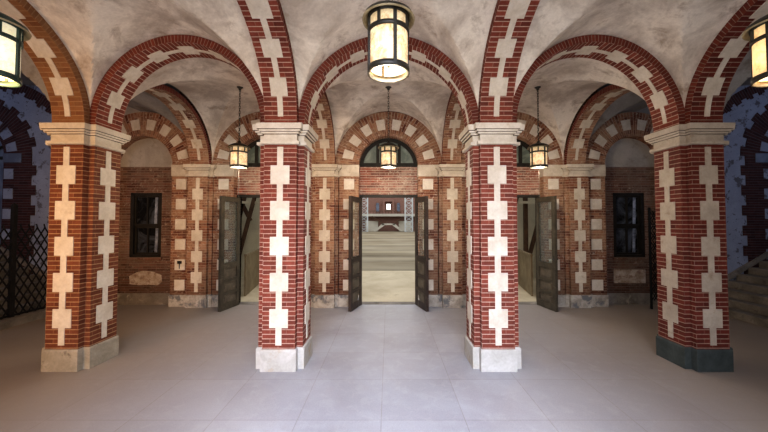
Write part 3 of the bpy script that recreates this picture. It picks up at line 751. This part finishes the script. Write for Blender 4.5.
# ------------------------------------------------------------------ lanterns
def lantern(metal, glow, rod, wire=0):
    t = thing('hanging_lantern', 0, 0, 0, '', 'lantern', 'cylindrical hanging lanterns'); R = 11.6
    def band(m, r, z0, z1, th=.9): m.lathe([(r-th,z0),(r+.5,z0),(r+.5,z1),(r-th,z1),(r-th,z0)], n=36)
    m = MB(); band(m, R, 0, 3.0); band(m, R, 21.0, 23.0); band(m, R, 28.5, 31)
    for k in range(4):
        a = radians(-90+90*k+18); c, s = cos(a), sin(a)
        m.bar((R*c,R*s,0), (R*c,R*s,30), 1.8, 1.3, up=(c,s,0))
    for k in range(4):
        a = radians(-90+90*k+63); c, s = cos(a), sin(a)
        m.bar((R*c,R*s,22), (R*c,R*s,30), 1.5, 1.2, up=(c,s,0))
    m.build('metal_frame', metal, t)
    m = MB(); m.lathe([(R-.5,1),(R-.5,30)], n=36); m.build('glass_cylinder', glow, t)
    m = MB(); m.lathe([(R+3.6,28.8),(R+2.5,30.8),(R-1,33.0),(R-4,34.4),(3,35.6),(2.2,38),(1.2,39),(.01,39.5)], n=36); hd = m.build('hood', metal, t)
    m = MB(); m.lathe([(R+.5,30.2),(R+2.6,28.3),(R+3.4,27.9),(R+3.7,28.8)], n=36); m.build('brim', M['brim'], hd)
    m = MB(); m.lathe([(.01,3),(.8,3.4),(.8,16),(1.6,17),(.01,17.5)], n=10); m.build('bulb_holder', metal, t)
    m = MB(); m.lathe([(.01,17),(2.0,18),(3.2,21),(2.4,24),(.01,26)], n=14); m.build('bulb', M['bulb'], t)
    m = MB(); z = 39
    i = 0
    while z < 39+rod-4:
        d = .9; a = (d,0) if i % 2 else (0,d)
        for s in (-1, 1): m.bar((s*a[0],s*a[1],z), (s*a[0],s*a[1],z+4.2), .55)
        m.bar((-a[0],-a[1],z+.2), (a[0],a[1],z+.2), .55); m.bar((-a[0],-a[1],z+4), (a[0],a[1],z+4), .55); z += 3.6; i += 1
    m.build('chain', metal, t)
    m = MB(); m.lathe([(.01,39+rod-5),(1.6,39+rod-4.5),(2.2,39+rod-2),(4.4,39+rod-.6),(4.4,39+rod+1)], n=16); m.build('ceiling_rose', metal, t)
    if wire:
        m = MB(); m.lathe([(.01,-wire-1.5),(.9,-wire-1),(.9,-wire),(.35,-wire+.5),(.35,3)], n=8); m.build('pull_cord', metal, t)
    return t
def put(t, x, y, z, label):
    if y < 300: t.scale.z = 1.1
    t.location = (x*U, y*U, z*U); t['label'] = label
YL, ZL = 187, 233.8
put(lantern(M['iron'], M['glow'], SPR+104-ZL-39), 0, YL, ZL, 'large bronze lantern hanging in front of the central arch, nearest the viewer')
put(lantern(M['green'], M['glowL'], SPR+104-ZL-39), -229.5, YL, ZL-3, 'dark green lantern with pale glass cut off by the left picture edge')
put(lantern(M['iron'], M['glowR'], SPR+104-ZL-39), 227, YL, ZL-3, 'bronze lantern with amber glass cut off by the right picture edge')
ZR = 226
put(lantern(M['iron'], M['glow'], SPR+VH-ZR-39), 0, RC, ZR, 'small-looking lantern hanging before the half-round window over the central doorway')
put(lantern(M['iron'], M['glow'], SPR+VH-ZR-39, 42), -216, RC, ZR, 'lantern on a chain in the rear bay before the left doorway')
put(lantern(M['iron'], M['glow'], SPR+VH-ZR-39, 42), 217, RC, ZR, 'lantern on a chain in the rear bay before the right doorway')

# ------------------------------------------------------------------ drill hall beyond the doors
m = MB(); m.box(-1400, 1400, 604, 990, -8, -.2); struct('floor', m, M['hallconc'])
m = MB(); m.box(-1400, 1400, 990, 5000, -9, -1.5); struct('floor', m, M['planks'])
FY = 4950
m = MB(); m.box(-1400, 1400, FY, FY+30, 0, 900); struct('wall_hall_far', m, M['hallbrick'])
for sg in (-1, 1):
    m = MB(); m.box(min(sg*1400,sg*1430), max(sg*1400,sg*1430), 604, 5000, 0, 900); struct('wall_hall_%s' % ('left' if sg < 0 else 'right'), m, M['cream'])
t = thing('balcony', 0, FY-120, 218, 'long pale balcony across the far wall of the hall seen through the central doorway', 'balcony')
m = MB(); m.box(-1390, 1390, 0, 118, 0, 38); m.build('deck', M['hallwhite'], t)
m = MB()
for i in range(-30, 31): m.box(i*45-3, i*45+3, 2, 8, 38, 75)
m.box(-1390, 1390, 0, 10, 75, 82); m.build('railing', M['timber'], t)
for i, (xa, w) in enumerate(((-340, 'left'), (280, 'right'))):
    t = thing('lattice_column', xa, FY-420, 0, 'white steel lattice column in the hall on the %s of the view through the central doorway' % w, 'column')
    wd = 100
    for x in (-wd/2, wd/2):
        m = MB(); m.box(x-9, x+9, -12, 12, 0, 600); m.build('upright', M['steel'], t)
    m = MB()
    for k in range(8):
        z = k*72; m.bar((-wd/2,0,z), (wd/2,0,z+72), 7, up=(0,1,0)); m.bar((wd/2,0,z), (-wd/2,0,z+72), 7, up=(0,1,0)); m.bar((-wd/2,0,z), (wd/2,0,z), 6, up=(0,1,0))
    m.build('bracing', M['steel'], t)
for k, (x, w) in enumerate(((-165, 'left'), (150, 'right'))):
    t = thing('arched_window', x, FY-2, 290, 'dark arched window above the far balcony, %s of the bright centre window' % w, 'window')
    m = MB(); q = [(-24,0),(24,0)]+[(24*cos(pi*i/10), 110+24*sin(pi*i/10)) for i in range(11)]
    m.face([(a, -3, b_) for a, b_ in q]); m.build('pane', M['fanglass'], t, merge=False)
    m = MB()
    for a in (-30, 30): m.box(a-5, a+5, -9, 0, -6, 112)
    for i in range(10): m.bar((30*cos(pi*i/10),-5,110+30*sin(pi*i/10)), (30*cos(pi*(i+1)/10),-5,110+30*sin(pi*(i+1)/10)), 10, 8, up=(0,1,0))
    m.box(-36, 36, -10, 0, -12, -4); m.build('surround', M['hallbrick'], t)
t = thing('bright_window', 0, FY-2, 325, 'small glowing daylight window at the centre of the far hall wall', 'window')
m = MB(); m.box(-26, 26, -4, -1, 0, 78); m.build('pane', M['daylight'], t)
m = MB(); m.box(-34,-26,-8,0,-8,84); m.box(26,34,-8,0,-8,84); m.box(-34,34,-8,0,78,88); m.box(-36,36,-10,0,-12,0); m.build('frame', M['hallwhite'], t)
t = thing('gabled_portal', 0, FY-60, 1, 'brick gabled centrepiece around the bright window of the far hall wall', 'portal')
m = MB()
for x in (-70, 70): m.box(x-16, x+16, 0, 58, 255, 440)
m.build('pilasters', M['hallbrick'], t)
m = MB(); m.face([(-95,0,440),(95,0,440),(0,0,540)]); m.face([(-95,58,440),(0,58,540),(95,58,440)]); m.face([(-95,0,440),(0,0,540),(0,58,540),(-95,58,440)]); m.face([(95,0,440),(95,58,440),(0,58,540),(0,0,540)]); m.face([(-95,0,440),(-95,58,440),(95,58,440),(95,0,440)]); m.build('gable', M['hallbrick'], t)
t = thing('double_stair', 0, FY-260, 0, 'pale double stair rising to the balcony at the far end of the hall', 'stairs')
for sg in (-1, 1):
    m = MB()
    q = [(210,0),(175,0),(60,85),(60,112),(95,112)]
    a = [(sg*x, 0, z) for x, z in q]; b_ = [(sg*x, 60, z) for x, z in q]; m.face(a); m.face(b_[::-1])
    for i in range(5): m.face([a[i], a[(i+1)%5], b_[(i+1)%5], b_[i]])
    m.build('flight', M['hallwhite'], t)
    m = MB(); m.bar((sg*80,30,112), (sg*240,30,216), 12, 60, up=(0,1,0)); m.build('upper_flight', M['timber'], t)
m = MB(); m.box(-95, 95, 0, 60, 92, 114); m.build('landing', M['hallwhite'], t)
for sg in (-1, 1):
    m = MB(); m.box(min(sg*150,sg*330), max(sg*150,sg*330), 60, 150, 0, 150); m.build('side_panel', M['hallwhite'], t)
# low boarding, braces behind the side doors
for sg, w in ((-1, 'left'), (1, 'right')):
    t = thing('low_boarding', sg*285, 655, 0, 'low tan board partition seen through the %s doorway' % w, 'partition')
    m = MB()
    for i in range(14): m.bar((sg*i*2.0, i*11, 40), (sg*(i+1)*2.0, (i+1)*11-.6, 40), 3, 80)
    m.build('boards', M['boards'], t)
    m = MB(); m.bar((-sg*1,-1,81), (sg*27,155,81), 5, 4); m.build('top_rail', M['boards'], t)
    t = thing('timber_bracing', sg*330, 838, 0, 'dark diagonal timber braces and posts seen through the %s doorway' % w, 'bracing')
    for a, b_ in (((-60,0,0),(-60,0,330)), ((20,0,0),(20,0,330)), ((95,0,0),(95,0,330))):
        m = MB(); m.bar(a, b_, 9, 9, up=(0,1,0)); m.build('post', M['timber'], t)
    for a, b_ in ((( -72,-6,60),(-6,-6,330)), ((-50,-14,40),(16,-14,300)), ((26,-6,60),(92,-6,300)), ((-60,-6,230),(-20,-6,150))):
        m = MB(); m.bar(a, b_, 8, 7, up=(0,1,0)); m.build('brace', M['timber'], t)
    m = MB(); m.bar((-100,-10,196),(140,-10,196), 8, 6); m.build('beam', M['cream'], t)
    m = MB(); m.box(min(sg*255, sg*620), max(sg*255, sg*620), 870, 880, -.2, 420); tag(m.build('board_partition', M['cream']), 'tall cream board partition behind the timber braces past the %s doorway' % w, 'partition')

# ------------------------------------------------------------------ lights
def area(name, loc, size, power, color, target, sy=None, spread=180):
    l = bpy.data.lights.new(name, 'AREA'); l.energy = power; l.color = color
    l.shape = 'RECTANGLE'; l.size = size*U; l.size_y = (sy or size)*U; l.spread = radians(spread)
    o = bpy.data.objects.new(name, l); C.objects.link(o); o.location = tuple(c*U for c in loc)
    d = mathutils.Vector(target)-mathutils.Vector(loc); o.rotation_euler = d.to_track_quat('-Z', 'Y').to_euler(); return o
def point(name, loc, power, color, r=.12):
    l = bpy.data.lights.new(name, 'POINT'); l.energy = power; l.color = color; l.shadow_soft_size = r
    o = bpy.data.objects.new(name, l); C.objects.link(o); o.location = tuple(c*U for c in loc); return o
area('daylight_behind', (0, -70, 290), 260, 170, (.72,.80,1.0), (0, 215, 0), 140, spread=80)
area('daylight_soft', (0, -140, 200), 420, 72, (1,.96,.91), (0, 352, 120), 160, spread=84)
area('orange_fill_left', (-430, -145, 190), 130, 80, (1,.55,.22), (-345, 330, 120), 120, spread=70)  # added orange lamp that warms the left outer pier
area('daylight_right', (430, -145, 190), 130, 10, (1,.80,.62), (330, 352, 120), 200)
area('vault_fill', (0, 60, 6), 360, 100, (1,.95,.89), (0, 200, 300), 140)  # added upward lamp that brightens the vault, no real source
for x, p, c in ((0, 45, (1,.84,.62)), (-229.5, 42, (1,.60,.28)), (227, 26, (1,.70,.40))):
    point('lantern_light', (x, YL, ZL-6), p, c)
for x in (0, -216, 217): point('rear_lantern_light', (x, RC, ZR-5), 80, (1,.84,.64))
area('hall_sky', (0, 2900, 880), 2400, 9500, (1,.98,.94), (0, 2900, 0), 3800)
area('hall_near_fill', (0, 760, 420), 1000, 130, (1,.98,.93), (0, 760, 0), 260)  # added lamp to lighten what shows through the doorways
for sg in (-1, 1): area('aisle_light', (sg*760, 300, 380), 160, 60, (.62,.72,1), (sg*690, 576, 180), 160)
w = bpy.data.worlds.new('world'); bpy.context.scene.world = w; w.use_nodes = True
w.node_tree.nodes['Background'].inputs[0].default_value = (.8,.88,1,1); w.node_tree.nodes['Background'].inputs[1].default_value = .22

# ------------------------------------------------------------------ camera
cam = bpy.data.cameras.new('camera'); co = bpy.data.objects.new('camera', cam); C.objects.link(co)
co.location = (0, 0, EYE*U); co.rotation_euler = (radians(91.7), 0, 0)
cam.sensor_width = 36; cam.lens = 36*F/768; cam.shift_x = -4.5/768; cam.shift_y = -4.7/768
cam.clip_start = .05; cam.clip_end = 300
bpy.context.scene.camera = co
vs = bpy.context.scene.view_settings; vs.view_transform = 'Standard'; vs.look = 'Medium High Contrast'; vs.exposure = 0
